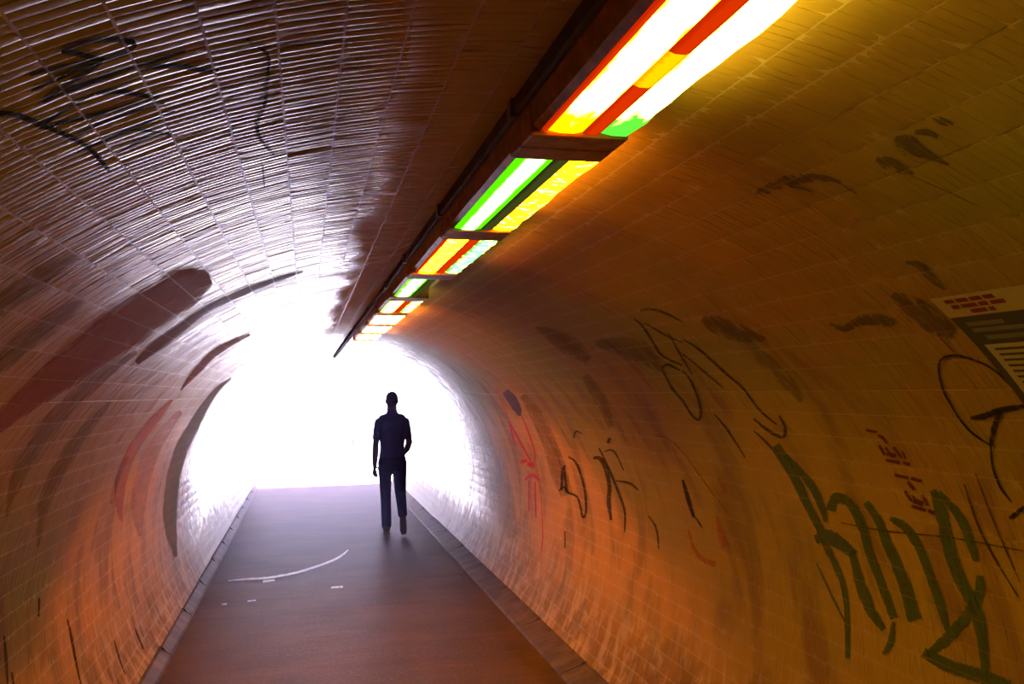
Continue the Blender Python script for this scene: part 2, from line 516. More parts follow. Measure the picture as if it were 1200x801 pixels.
WARM = (52.0, 40.0, 3.2)
P_WHITE_Y = pane_material('lit_glass_white_yellow', WARM, (9, 3.0, 0.0), 1.0, width=0.40, seed=1, end_col=(8, 1.6, 0.0))
P_WHITE_G = pane_material('lit_glass_white_green', (35.0, 28.0, 3.2), (0.25, 2.0, 0.05), 1.0, width=0.44, seed=2, end_col=(0.15, 1.2, 0.06))
P_GREEN = pane_material('lit_glass_green', (6, 10, 3.5), (0.14, 1.6, 0.0), 1.0, width=0.18, seed=3, rough_edge=0.15)
P_GREEN2 = pane_material('lit_glass_broken_green', (5, 10, 2.5), (0.2, 2.0, 0.02), 1.0, width=0.30, seed=13)
P_YELLOW = pane_material('lit_glass_yellow', (36, 13, 0.03), (12, 0.25, 0.0), 1.0, width=0.46, streak=1.0, streak_col=(50, 20, 1.5), seed=4)
P_YELLOW2 = pane_material('lit_glass_amber', (110, 32, 0.1), (15, 0.05, 0.02), 1.0, width=0.42, streak=0.6, streak_col=(100, 36, 1.5), seed=5)
P_AQUA = pane_material('lit_glass_pale_green', (0.6, 3, 0.9), (0.12, 0.9, 0.06), 1.0, width=0.36, streak=1.0, streak_col=(30, 20, 1.5), seed=6)
P_RED = pane_material('lit_glass_red', (0.75, 0.035, 0.0), (0.6, 0.02, 0.0), 1.0, seed=7)
P_ORANGE = pane_material('lit_glass_orange', (1.5, 0.75, 0.0), (1.2, 0.45, 0.0), 1.0, seed=8)
P_DARK = pane_material('sooty_glass', (0.05, 0.06, 0.01), (0.03, 0.02, 0.005), 1.0, seed=9)
P_PALE = pane_material('lit_glass_pale', (30, 14, 2.0), (0.6, 3, 0.4), 1.0, streak=0.5, streak_col=(5, 0.6, 0.2), seed=10)

P_ADDED = pane_material('added_lit_glass', (52, 20, 3.0), (40, 16, 2.5), 1.0, width=0.5, seed=15)

def pane(name, x0, x1, y0, y1, mat, par, wob=0.0, z=None, bowl=False):
    """thin curved glass strip with slightly ragged right edge"""
    n = 16; v, f = [], []
    z = ZB if z is None else z
    for i in range(n+1):
        y = y0+(y1-y0)*i/n
        w = random.uniform(-wob, wob)
        for j, (x, dz) in enumerate(((x0, 0.004), ((x0*2+x1)/3, 0.0), ((x0+3*x1)/4, 0.0), (x1+w, 0.004 if not bowl else 0.009))):
            v.append((x, y, z+dz))
    for i in range(n):
        for j in range(3):
            a = i*4+j; f.append((a, a+4, a+5, a+1))
    nb = len(v)
    v += [(x, y, zz+0.004) for x, y, zz in v]
    f += [tuple(q+nb for q in reversed(t)) for t in list(f)]
    for i in range(n):
        for j in (0, 3):
            a = i*4+j; f.append((a, a+nb, a+4+nb, a+4) if j == 0 else (a, a+4, a+4+nb, a+nb))
    for i in (0, n):
        for j in range(3):
            a = i*4+j; f.append((a, a+1, a+1+nb, a+nb))
    return mesh(name, v, f, mat, par, True)

def lamp(y0, y1, label, left, mid, right, mid_parts=None, border=None, caps=(0.058, 0.058)):
    root = empty('tunnel_lamp', ((LX0+LX1)/2, (y0+y1)/2, ZB+0.06))
    tag(root, label, 'lamp', 'row of coloured lamps along the vault')
    inv = Matrix.Translation(-Vector(root.location))
    kids = []
    zt = ZB+0.069
    # housing: open trough, left side in two faces
    kids.append(prism('housing', [(LX0-0.012, zt+0.008), (LX0-0.012, zt-0.022), (LX0-0.006, ZB+0.012), (LX0+0.004, ZB+0.002),
                                  (LX0+0.007, ZB+0.004), (LX0+0.007, zt-0.012), (LX1-0.006, zt-0.016), (LX1-0.006, ZB+0.034), (LX1, ZB+0.034), (LX1, zt-0.006)],
                      y0, y1, M_HOUSING))
    for ya, yb in ((y0-caps[0], y0+0.014), (y1-0.014, y1+caps[1])):
        kids.append(box('end_cap', (LX0-0.0122, LX1-0.004, ya, yb, ZB-0.006, zt), M_HOUSING, None, 0.005))
    a = LX0+0.009; b = LX1+0.006
    m0 = a+(b-a)*0.43; m1 = a+(b-a)*0.63
    ys, ye = y0+0.012, y1-0.012
    x_in = a
    if border is not None:
        kids.append(pane('painted_edge', a, a+0.010, ys, ye, border, None)); x_in = a+0.010
    kids.append(pane('glass_strip', x_in, m0, ys, ye, left, None))
    if mid_parts:
        for t0, t1, mt in mid_parts:
            kids.append(pane('centre_strip', m0, m1, ys+(ye-ys)*t0, ys+(ye-ys)*t1, mt, None))
    else:
        kids.append(pane('centre_strip', m0, m1, ys, ye, mid, None))
    if right is not None:
        kids.append(pane('glass_strip', m1, b, ys, ye, right, None, 0.004, None, True))
    for k in kids:
        k.parent = root; k.matrix_parent_inverse = inv
    return root

lamp(0.56, 1.455, 'nearest ceiling lamp, glaring white glass with red and yellow centre strip', P_WHITE_Y, P_RED, P_WHITE_G,
     mid_parts=((0.0, 0.57, P_RED), (0.57, 0.72, P_ORANGE), (0.72, 1.0, P_RED)), border=P_RED, caps=(0.058, 0.064))
lamp(1.585, 2.37, 'second lamp from the viewer with green left glass and yellow right glass', P_GREEN, P_DARK, P_YELLOW, caps=(0.064, 0.0515))
lamp(2.475, 3.25, 'third lamp from the viewer with yellow left glass, red strip and pale green right', P_YELLOW2, P_RED, P_AQUA, border=P_RED, caps=(0.0515, 0.058))
lamp(3.37, 4.06, 'fourth lamp from the viewer with broken green glass', P_GREEN2, P_DARK, None)
lamp(4.18, 4.86, 'fifth lamp from the viewer, small and pale with green edges', P_PALE, P_RED, P_AQUA)
for ya, yb, nth in ((4.98, 5.66, 'sixth'), (5.78, 6.46, 'seventh'), (6.58, 7.26, 'eighth')):  # added lamps, unseen in the glare, brightening the walls below
    lamp(ya, yb, nth+' lamp from the viewer, added unseen in the white glare to light the walls', P_ADDED, P_ADDED, P_ADDED)

# cable trunk beside the lamps
tr = empty('cable_trunk', (CX, 6.0, EYE+0.53))
tag(tr, 'dark cable trunk running along the vault left of the lamps', 'cable trunk')
zc_ = EYE+0.5335
segs = [(0.25, 2.4), (2.4, 4.9), (4.9, 7.4), (7.4, 9.9), (9.9, 12.2)]
for i, (a, b) in enumerate(segs):
    p = prism('trunk_length', [(CX-0.004, zc_), (CX-0.004, zc_-0.026), (CX+0.001, zc_-0.030), (CX+0.0075, zc_-0.030), (CX+0.0075, zc_)] if b <= 7.45 else
              [(CX-0.010, zc_), (CX-0.010, zc_-0.030), (CX+0.02, zc_-0.030), (CX+0.02, zc_)], a, b-0.003, M_TRUNK)
    p.parent = tr; p.matrix_parent_inverse = Matrix.Translation(-Vector(tr.location))
for y in (1.0, 1.52, 2.42, 3.31, 4.12, 5.4, 6.8, 8.2, 9.6, 11.0):
    p = box('clip', (CX-0.012, CX+0.004, y-0.012, y+0.012, zc_-0.034, zc_), M_STEEL, None, 0.002)
    p.parent = tr; p.matrix_parent_inverse = Matrix.Translation(-Vector(tr.location))

# ------------------------------------------------------------------ graffiti
def paint_material(name, col, opacity=0.9, rough=0.6, spec=0.25, scratch=0.5, ragged=0.5):
    g = NT(name)
    arc, y, z, x = lining_coords(g)
    uv = g.n('ShaderNodeUVMap', uv_map='stroke').outputs[0]
    su, sv, _ = g.xyz(uv)
    # worn away along the ring, ragged at the rim of the stroke
    wear = g.noise(g.vec(g.math('MULTIPLY', arc, 14.0), g.math('MULTIPLY', y, 70.0), 2.0), 1.0, 3, 0.6)
    rim = g.math('ABSOLUTE', g.math('SUBTRACT', sv, 0.5))
    edge = g.ramp(g.math('ADD', rim, g.math('MULTIPLY', g.math('SUBTRACT', wear, 0.5), ragged)), 0.50, 0.42)
    thin = g.ramp(wear, 0.62+0.2*(1-scratch), 0.42)
    a = g.math('MULTIPLY', g.math('MULTIPLY', edge, g.lerp(thin, 0.55, 1.0)), opacity)
    # the joints stay bare
    k = g.math('FRACT', g.math('DIVIDE', g.math('SUBTRACT', g.math('MULTIPLY', arc, 180/math.pi/R), PHASE_DEG), PITCH_DEG))
    j = g.math('GREATER_THAN', g.math('ABSOLUTE', g.math('SUBTRACT', k, 0.5)), 0.482)
    a = g.math('MULTIPLY', a, g.math('SUBTRACT', 1.0, g.math('MULTIPLY', j, 0.6)))
    nz = g.noise(g.vec(g.math('MULTIPLY', arc, 5.0), g.math('MULTIPLY', y, 20.0)), 1.0, 3)
    c = g.mix(nz, tuple(k_*0.75 for k_ in col), tuple(min(1, k_*1.2) for k_ in col))
    b = g.bsdf(c, rough, spec)
    t = g.n('ShaderNodeBsdfTransparent')
    m = g.n('ShaderNodeMixShader'); g.put(m.inputs[0], a); g.t.links.new(t.outputs[0], m.inputs[1]); g.t.links.new(b, m.inputs[2])
    return g.finish(m.outputs[0])

PT_BLACK = paint_material('black_marker', (0.022, 0.016, 0.024), 0.96, 0.7, 0.08, 0.15)
PT_BLACK2 = paint_material('faded_black_marker', (0.045, 0.03, 0.024), 0.82, 0.7, 0.1, 0.3)
PT_SMUDGE = paint_material('dark_buff_smudge', (0.10, 0.06, 0.04), 0.62, 0.7, ragged=2.6)
PT_FAINT = paint_material('faint_smudge', (0.13, 0.08, 0.05), 0.42, 0.7, ragged=3.0)
PT_BROWN = paint_material('brown_cover_paint', (0.26, 0.075, 0.03), 0.93, 0.75, 0.12, 0.2, 0.9)
PT_MAUVE = paint_material('mauve_cover_paint', (0.24, 0.11, 0.12), 0.9, 0.75, 0.12, 0.2)
PT_GREY = paint_material('grey_olive_paint', (0.30, 0.24, 0.14), 0.85, 0.7, 0.12, 0.2)
PT_RUST = paint_material('rust_paint', (0.45, 0.13, 0.035), 0.85, 0.6, 0.2, 0.4)
PT_PINK = paint_material('pink_wash', (0.55, 0.24, 0.20), 0.45, 0.5, 0.3, 0.4)
PT_RED = paint_material('red_spray', (0.75, 0.03, 0.03), 0.9)
PT_REDF = paint_material('faded_red_spray', (0.50, 0.10, 0.04), 0.55)
PT_GREEN = paint_material('dark_green_paint', (0.065, 0.105, 0.008), 0.92, scratch=0.3)
PT_OLIVE = paint_material('olive_wash', (0.24, 0.22, 0.06), 0.34, 0.4, 0.4, 0.4, 2.4)
PT_PURPLE = paint_material('violet_paint', (0.09, 0.05, 0.16), 0.9)
PT_STENCIL = paint_material('stencil_paint', (0.10, 0.015, 0.008), 0.95, scratch=0.1)
PT_CHALK = paint_material('chalk_white', (0.85, 0.82, 0.84), 0.85, 0.35, 0.5, 0.5, 0.9)

def densify(pts, step):
    """smooth a polyline of (x, y, w) with Catmull-Rom and resample"""
    out = []
    n = len(pts)
    for i in range(n-1):
        p0, p1, p2, p3 = pts[max(i-1, 0)], pts[i], pts[i+1], pts[min(i+2, n-1)]
        L = math.hypot(p2[0]-p1[0], p2[1]-p1[1]); k = max(2, int(L/step)+1)
        for s in range(k):
            t = s/k
            q = []
            for c in range(3):
                a, b, d, e = p0[c], p1[c], p2[c], p3[c]
                q.append(0.5*(2*b+(d-a)*t+(2*a-5*b+4*d-e)*t*t+(3*b-a-3*d+e)*t*t*t))
            q[2] = max(q[2], 0.4)
            out.append(tuple(q))
    out.append(pts[-1])
    return out

_lift = [0.0042]
def graffiti(name, label, mat, strokes, group=None, surf=on_wall, cat='graffiti'):
    if len(strokes) == 1:
        return tag(stroke(name, mat, strokes[0], surf), label, cat, group)
    q = strokes[0][1][0]
    base = Vector(surf(q[0], q[1], 0.004) if surf is on_wall else surf(q[0], q[1]))
    root = tag(empty(name, base), label, cat, group)
    for st in strokes:
        o = stroke('stroke', mat, st, surf)
        o.parent = root; o.matrix_parent_inverse = Matrix.Translation(-base)
    return root

def stroke(name, mat, st, surf):
    v, f, uv = [], [], []
    _lift[0] += 0.00001; off = _lift[0]
    if True:
        w = st[0]; pts = st[1]
        n0 = len(pts)
        P = []
        for i, p in enumerate(pts):
            if len(p) == 3: P.append((p[0], p[1], p[2]))
            elif isinstance(w, (tuple, list)): P.append((p[0], p[1], w[0]+(w[1]-w[0])*i/max(1, n0-1)))
            else:
                # a marker stroke thins out at its ends
                k = 1.0 if n0 == 2 or 0 < i < n0-1 else 0.6
                P.append((p[0], p[1], w*k))
        wm = max(p[2] for p in P)
        D = densify(P, 4.0)
        na = 2 if wm < 9 else (4 if wm < 20 else 7)
        b0 = len(v); L = 0.0
        for i, (x, y, ww) in enumerate(D):
            a = D[max(i-1, 0)]; c = D[min(i+1, len(D)-1)]
            dx, dy = c[0]-a[0], c[1]-a[1]; l = math.hypot(dx, dy) or 1.0
            nx, ny = -dy/l, dx/l
            if i: L += math.hypot(x-D[i-1][0], y-D[i-1][1])
            for j in range(na):
                s = j/(na-1)-0.5
                v.append(surf(x+nx*ww*s, y+ny*ww*s, off) if surf is on_wall else surf(x+nx*ww*s, y+ny*ww*s, 0.003))
                uv.append((L/40.0, j/(na-1)))
        for i in range(len(D)-1):
            for j in range(na-1):
                a = b0+i*na+j; f.append((a, a+1, a+na+1, a+na))
    me = bpy.data.meshes.new(name); me.from_pydata(v, [], f)
    lay = me.uv_layers.new(name='stroke')
    for lp in me.loops: lay.data[lp.index].uv = uv[lp.vertex_index]
    me.update()
    # face the inside of the tunnel
    bm = bmesh.new(); bm.from_mesh(me)
    for fc in bm.faces:
        c = fc.calc_center_median()
        want = Vector((CX-c.x, 0, CZ-c.z)) if surf is on_wall else Vector((0, 0, 1))
        if fc.normal.dot(want) < 0: fc.normal_flip()
    bm.to_mesh(me); bm.free()
    return obj(name, me, mat)

# --- left side of the vault
graffiti('graffiti_tag', 'black scribbled tag high on the left of the vault', PT_BLACK, [
    (6.8, [(72, 60), (100, 50), (133, 46), (156, 50), (154, 57), (127, 68), (110, 68), (93, 63), (72, 61)]),
    (5.4, [(35, 88), (67, 80), (110, 70)]), (5.4, [(37, 106), (77, 88), (123, 69)]),
    (4.7, [(50, 120), (67, 107), (110, 80), (120, 71)]), (5.4, [(50, 120), (80, 107), (140, 85), (217, 60)]),
    (6.8, [(113, 110), (133, 107), (157, 110), (183, 115)]), (6.1, [(170, 82), (180, 78), (213, 78), (240, 83), (256, 82)]),
    (4.7, [(45, 151), (67, 135), (110, 110)]), (5.4, [(47, 150), (100, 138), (133, 130), (187, 112)]),
    (4.1, [(90, 157), (133, 139), (193, 121)]), (4.1, [(90, 178), (127, 163), (173, 143), (205, 130)]),
    (3.4, [(137, 180), (167, 164), (200, 155)]), (3.4, [(153, 152), (173, 153), (200, 158)]),
    (2.7, [(60, 96), (100, 80), (160, 62)])])
graffiti('graffiti_stroke', 'thick black curved stroke at the left edge below the scribbled tag', PT_BLACK, [
    ((8, 5), [(-6, 132), (20, 135), (50, 147), (77, 158), (100, 170), (117, 187), (128, 201)])])
graffiti('graffiti_stroke', 'thin black hooked stroke with a long tail, right of the scribbled tag', PT_BLACK2, [
    (5, [(289, 46), (297, 51)]), (4.5, [(302, 55), (311, 61), (315, 70), (313, 97), (311, 120), (302, 143), (305, 163), (322, 182)]),
    (1.6, [(260, 62), (300, 57), (333, 53), (370, 52), (420, 48)]), (2, [(308, 193), (310, 220)])])
graffiti('paint_patch', 'broad matt brown paint patch brushed over the left vault', PT_BROWN, [
    (30, [(247, 326, 16), (225, 334, 44), (195, 350, 50), (160, 374, 52), (120, 402, 50), (75, 435, 42), (30, 470, 30), (-5, 500, 20)])], cat='paint patch')
graffiti('paint_stripe', 'long mauve paint stripe curving up into the glare', PT_MAUVE, [
    (6, [(355, 318, 2), (336, 324, 5), (318, 330, 6), (293, 339, 8), (268, 350, 8), (247, 360, 8), (230, 371, 9), (213, 384, 11), (195, 397, 13), (175, 412, 12), (160, 425, 7)])], cat='paint stripe')
graffiti('paint_stripe', 'short mauve paint stripe below the long one, by the glare', PT_MAUVE, [
    (6, [(293, 392, 3), (275, 400, 7), (258, 409, 9), (245, 419, 9), (235, 430, 9), (222, 444, 6), (212, 457, 2)])], cat='paint stripe')
graffiti('paint_stripe', 'grey olive paint band tapering upwards on the left wall beside the glare', PT_GREY, [
    (6, [(271, 443, 2), (256, 455, 6), (244, 470, 9), (235, 484, 12), (225, 503, 15), (214, 524, 17), (206, 548, 17), (201, 575, 17), (199, 605, 17), (202, 630, 12), (206, 652, 3)])], cat='paint stripe')
graffiti('paint_stripe', 'rust red paint stripe on the left wall', PT_RUST, [
    (6, [(202, 468, 3), (190, 482, 8), (175, 499, 11), (161, 519, 12), (149, 541, 13), (142, 563, 14), (140, 588, 11), (142, 610, 3)])], cat='paint stripe')
graffiti('paint_stripe', 'pale pink paint wash beside the rust red stripe', PT_PINK, [
    (10, [(212, 482, 6), (192, 506, 14), (176, 534, 18), (166, 566, 20), (162, 600, 16), (164, 628, 4)])], cat='paint stripe')
graffiti('paint_smear', 'dark brown brushed smears along the left wall edge', PT_FAINT, [
    (18, [(95, 300, 10), (60, 318, 22), (20, 345, 28), (-5, 362, 26)]), (18, [(100, 352, 8), (65, 375, 22), (25, 405, 26), (-5, 430, 22)]),
    (16, [(160, 412, 5), (120, 440, 16), (80, 475, 20), (45, 515, 22), (20, 560, 18), (8, 605, 4)]),
    (12, [(130, 470, 4), (100, 505, 14), (72, 545, 18), (52, 590, 14), (44, 640, 3)]), (8, [(150, 535, 3), (138, 560, 6), (130, 590, 4)])], cat='paint smear')
graffiti('paint_drips', 'thin black drips at the bottom of the left wall', PT_BLACK2, [
    (3.5, [(79, 725), (84, 748), (89, 775), (95, 803)]), (4, [(5, 745), (7, 770), (9, 803)]), (3, [(14, 787), (16, 803)]),
    (3, [(158, 736), (163, 748), (168, 760)]), (2.5, [(134, 750), (140, 772), (147, 790)]), (3, [(46, 700), (45, 722)])], cat='paint drips')

# --- right wall
graffiti('graffiti_tag', 'black looping scribble tag in the middle of the right wall', PT_BLACK2, [
    (3, [(750, 364), (763, 362), (780, 367), (800, 377)]), (3, [(743, 374), (753, 382), (767, 404), (777, 417), (800, 428)]),
    (2.5, [(755, 378), (783, 394), (800, 401)]), (3, [(775, 430), (783, 427), (797, 434)]), (3, [(775, 430), (787, 454), (800, 470), (813, 489), (820, 490), (820, 474), (810, 447), (800, 434)]),
    (3, [(800, 397), (820, 410), (850, 437), (870, 454), (890, 480), (910, 497)]), (4, [(883, 490), (900, 504), (917, 512), (920, 500), (913, 487)]),
    (2.5, [(800, 414), (827, 437), (847, 454)]), (3, [(837, 485), (853, 504), (873, 536)]), (3, [(883, 504), (897, 517), (912, 534)]),
    (2.5, [(783, 390), (800, 420), (812, 440)])])
graffiti('paint_smudge', 'dark ragged smudge right of the second lamp', PT_SMUDGE, [
    (10, [(884, 228, 6), (900, 221, 12), (918, 214, 15), (935, 210, 12), (960, 208, 9), (985, 214, 4)]), (4, [(925, 218), (945, 222), (952, 226)]), (1.5, [(985, 215), (1004, 227)])], 'dark smudges on the right vault', cat='paint smudge')
graffiti('paint_smudge', 'three dark brush dabs in a diagonal at the upper right', PT_SMUDGE, [
    (12, [(1027, 186, 7), (1042, 192, 16), (1056, 198, 12), (1070, 204, 4)]), (14, [(1048, 164, 10), (1064, 170, 24), (1080, 178, 14), (1112, 193, 3)]),
    (8, [(1072, 155, 5), (1086, 155, 8), (1099, 161, 5)]), (7, [(1092, 138, 6), (1104, 142, 9), (1117, 146, 5)]), (1.4, [(1065, 205), (1105, 222), (1150, 243)])], 'dark smudges on the right vault', cat='paint smudge')
graffiti('paint_smudge', 'dark smudge with brush marks beside the poster', PT_SMUDGE, [
    (8, [(972, 379, 4), (988, 385, 8), (1008, 376, 12), (1028, 374, 14), (1048, 379, 10)]), (18, [(1045, 345, 8), (1065, 358, 26), (1088, 374, 30), (1118, 391, 14)]),
    (8, [(1061, 307, 4), (1078, 311, 10), (1090, 325, 10), (1108, 338, 5)]), (2, [(1098, 392), (1118, 412)])], 'dark smudges on the right vault', cat='paint smudge')
graffiti('paint_smudge', 'brown oval smudge above the black scribble on the right wall', PT_SMUDGE, [
    (18, [(823, 373, 8), (838, 380, 20), (865, 390, 20), (897, 398, 5)]), ], 'dark smudges on the right vault', cat='paint smudge')
graffiti('paint_smudge', 'faint grey smudges left of the black scribble', PT_FAINT, [
    (16, [(628, 384, 5), (650, 394, 18), (672, 408, 22), (690, 422, 10)]), (16, [(698, 402, 8), (728, 406, 22), (755, 414, 26), (778, 432, 12)]),
    (10, [(872, 398, 6), (895, 420, 16), (920, 445, 16), (940, 470, 8)]), (10, [(685, 440, 10), (705, 470, 16), (716, 500, 8)])], 'dark smudges on the right vault', cat='paint smudge')
graffiti('graffiti_mark', 'big thin black loop with a bold cross stroke below the poster', PT_BLACK, [
    (2.8, [(1197, 469), (1183, 450), (1160, 430), (1133, 419), (1117, 416), (1104, 420), (1100, 430), (1102, 446), (1110, 467), (1127, 494), (1143, 510), (1163, 523)]),
    (7, [(1137, 490), (1153, 487), (1173, 480), (1203, 475)]), (7, [(1173, 480), (1165, 500), (1161, 521)]), (3, [(1161, 521), (1163, 545), (1172, 570), (1185, 588)]),
    (5, [(1183, 607), (1203, 592)])])
graffiti('graffiti_lines', 'two long parallel black lines slanting down at the right edge', PT_BLACK2, [
    (3, [(1130, 567), (1143, 607), (1160, 644), (1193, 699)]), (2.2, [(1143, 554), (1163, 607), (1180, 647), (1195, 682)])])
graffiti('graffiti_line', 'long thin black line crossing the green lettering', PT_BLACK2, [
    (1.9, [(985, 612), (1033, 621), (1080, 626), (1123, 631), (1203, 646)])])
graffiti('graffiti_lettering', 'large dark green painted lettering at the lower right', PT_GREEN, [
    ((13, 6), [(908, 522), (927, 551), (937, 571), (947, 594), (960, 617), (967, 637), (980, 664), (990, 694), (993, 734), (993, 771)]),
    (9, [(920, 532), (947, 564), (960, 587), (968, 611)]), (18, [(955, 632), (973, 629), (1002, 650)]),
    ((12, 10), [(973, 598), (980, 582), (997, 591), (1010, 617), (1020, 651), (1033, 684), (1047, 724)]),
    (13, [(998, 645), (1007, 681), (1020, 714), (1036, 737)]), (8, [(1047, 728), (1043, 754), (1035, 766)]),
    ((9, 18), [(1015, 588), (1030, 611), (1040, 637), (1053, 667), (1063, 694), (1072, 726)]),
    (11, [(1043, 607), (1060, 617), (1077, 641), (1090, 674), (1103, 714), (1110, 738)]),
    (15, [(1093, 574), (1103, 601), (1110, 634), (1123, 674), (1140, 707), (1150, 741), (1156, 795)]),
    (11, [(1100, 576), (1123, 604), (1137, 634), (1143, 657)]), (14, [(1148, 674), (1147, 694), (1133, 721), (1110, 747), (1086, 768)]),
    ((14, 20), [(1082, 764), (1115, 781), (1147, 791), (1182, 806)]), (3, [(957, 660), (973, 694), (990, 728)])])
def px(c, s, x0, y0): return [(x0+a/s, y0+b/s) for a, b in c]
st = []
for w, c in ((3.6, [(85, 135), (157, 149)]), (3.4, [(165, 172), (195, 182)]), (3.4, [(192, 180), (226, 224)]), (3.4, [(172, 238), (212, 302)]),
             (5.5, [(225, 292), (285, 310)]), (3, [(215, 250), (240, 290)]), (3.4, [(268, 248), (322, 320)]), (2.4, [(328, 278), (352, 330)]), (4, [(216, 336), (312, 353)]), (4.4, [(332, 353), (380, 364)]),
             (4, [(276, 436), (368, 457)]), (4, [(386, 459), (458, 478)]), (4, [(362, 480), (408, 536)]), (3.6, [(345, 545), (392, 612)]), (6, [(400, 606), (466, 630)]),
             (3, [(395, 570), (415, 605)]), (3.6, [(458, 570), (500, 642)]), (4.4, [(390, 645), (488, 674)]), (5, [(502, 674), (546, 694)])):
    st.append(((w, w), px(c, 5.725, 1000, 480)))
graffiti('stencil_letters', 'two small dark stencilled blocks of bars above the green lettering', PT_STENCIL, st)
graffiti('graffiti_tag', 'bright red scrawl with long drips on the right wall', PT_RED, [
    (1.2, [(581, 452), (590, 475), (598, 496)]), (2.8, [(596, 494), (606, 511), (617, 531), (625, 546)]), (2.0, [(611, 486), (621, 511), (627, 533), (625, 546)]),
    (2.2, [(597, 497), (604, 522)]), (5, [(610, 541), (618, 539)]), (5, [(618, 543), (626, 546)]), (4.2, [(615, 562), (621, 557), (626, 557), (632, 563)]),
    (1.6, [(619.7, 562), (620, 599)]), (2.2, [(627, 564), (628, 606)]), (1.3, [(633, 564), (636, 620), (635, 640), (632, 658)])])
graffiti('paint_patch', 'small violet paint block above the red scrawl', PT_PURPLE, [(11, [(592, 458, 9), (600, 468, 12), (607, 481, 9), (609, 487, 3)])], cat='paint patch')
graffiti('paint_stripe', 'dusky brown brushed band right of the red scrawl', PT_FAINT, [
    (16, [(612, 463, 8), (630, 488, 16), (644, 520, 18), (655, 552, 20), (664, 580, 14)])], cat='paint stripe')
graffiti('paint_stripe', 'olive green paint band left of the red scrawl', PT_OLIVE, [
    (16, [(538, 468, 6), (552, 492, 18), (566, 524, 26), (580, 560, 30), (592, 598, 26), (600, 630, 12)])], cat='paint stripe')
graffiti('graffiti_tag', 'spiky black tag just right of the red scrawl', PT_BLACK2, [
    (3, [(655, 575), (661, 570), (666, 577), (677, 583), (683, 606), (687, 594), (683, 564), (675, 542), (666, 535)]), (3, [(658, 574), (659, 548)]), (3, [(664, 577), (661, 545)]),
    (2.2, [(672, 513), (675, 505), (682, 508)]), (1.6, [(662, 622), (662, 642)])])
graffiti('graffiti_tag', 'black dripping tag between the spiky tag and the looping scribble', PT_BLACK2, [
    (5, [(695, 537), (702, 536), (709, 547), (714, 569), (713, 588), (716, 609)]), (3, [(702, 525), (716, 555), (727, 583), (732, 599), (732, 623)]), (3.2, [(722, 563), (738, 566), (748, 574)]),
    (2.4, [(708, 529), (719, 528), (731, 551)]), (4, [(712, 519), (715, 513)]), (2.6, [(760, 604), (769, 619), (772, 643)])])
graffiti('graffiti_mark', 'small black dotted mark in the middle of the lower right wall', PT_BLACK, [
    (5, [(800, 562), (806, 584), (813, 606)]), (2, [(813, 604), (819, 612), (823, 619)])])
graffiti('graffiti_mark', 'faded red curls beside the black dotted mark', PT_REDF, [
    (1.8, [(767, 510), (783, 514), (800, 530), (830, 571), (853, 601)]), ((2, 8), [(806, 620), (812, 640), (822, 654), (838, 661)]), ((2, 11), [(839, 600), (843, 620), (850, 641)]), (4, [(842, 560), (850, 577)])])

# --- chalk on the path
graffiti('chalk_line', 'thin white curved chalk line across the path', PT_CHALK, [
    (2.6, [(267, 680), (293, 678), (310, 677), (330, 674), (353, 669), (383, 659), (398, 652), (408, 644)]), (3, [(308, 681), (322, 679)]), (2.4, [(388, 688), (402, 687)]), (2, [(260, 708), (266, 707)]), (1.6, [(290, 704), (300, 703)])],
    surf=on_floor, cat='chalk mark')

# ------------------------------------------------------------------ poster
def paper_material(name, kind):
    g = NT(name)
    co = g.n('ShaderNodeUVMap', uv_map='sheet').outputs[0]
    n = g.noise(co, 14, 3)
    cols = {'cream': (0.34, 0.25, 0.12), 'dark': (0.05, 0.045, 0.04), 'block': (0.30, 0.25, 0.13), 'red': (0.15, 0.022, 0.012), 'grey': (0.13, 0.11, 0.09), 'orange': (0.62, 0.17, 0.05)}
    c = cols[kind]
    return g.finish(g.bsdf(g.mix(n, tuple(k*0.8 for k in c), tuple(k*1.15 for k in c)), 0.7, 0.15))
PM = {k: paper_material('poster_'+k, k) for k in ('cream', 'dark', 'block', 'red', 'grey', 'orange')}
def sheet(name, t0, t1, y0, y1, off, mat, parent=None):
    """curved sheet on the lining: angle t0..t1 (deg), y0..y1 along the tunnel"""
    n = 8; v, f, uv = [], [], []
    for o_ in (off+0.0006, off):
        for i in range(n+1):
            th = math.radians(t0+(t1-t0)*i/n)
            for y in (y0, y1):
                v.append(wall_pt(th, y, o_)); uv.append((i/n, (y-y0)/(y1-y0)))
    k = 2*(n+1)
    for i in range(n):
        a = 2*i
        f += [(a, a+1, a+3, a+2), (k+a, k+a+2, k+a+3, k+a+1), (a, a+2, k+a+2, k+a), (a+1, k+a+1, k+a+3, a+3)]
    f += [(0, k, k+1, 1), (k-2, k-1, 2*k-1, 2*k-2)]
    me = bpy.data.meshes.new(name); me.from_pydata(v, [], f); me.update()
    lay = me.uv_layers.new(name='sheet')
    for lp in me.loops: lay.data[lp.index].uv = uv[lp.vertex_index]
    return obj(name, me, mat, parent)
PO = 0.0058
poster = empty('poster'); tag(poster, 'torn poster with red print header and dark body at the right edge', 'poster')
YP0, YP1 = 1.16, 1.632
sheet('header', 39.2, 41.6, YP0, YP1, PO, PM['cream'], poster)
sheet('body', 41.6, 54.0, YP0, YP1-0.002, PO, PM['dark'], poster)
for r_, (ya, yb) in enumerate(((1.475, 1.60), (1.46, 1.595), (1.50, 1.555))):
    t = 39.55+0.66*r_; y = yb
    while y > ya:
        l = random.uniform(0.018, 0.045)
        sheet('print_word', t, t+0.42, max(y-l, ya-0.01), y, PO+0.0009, PM['red'], poster); y -= l+0.007
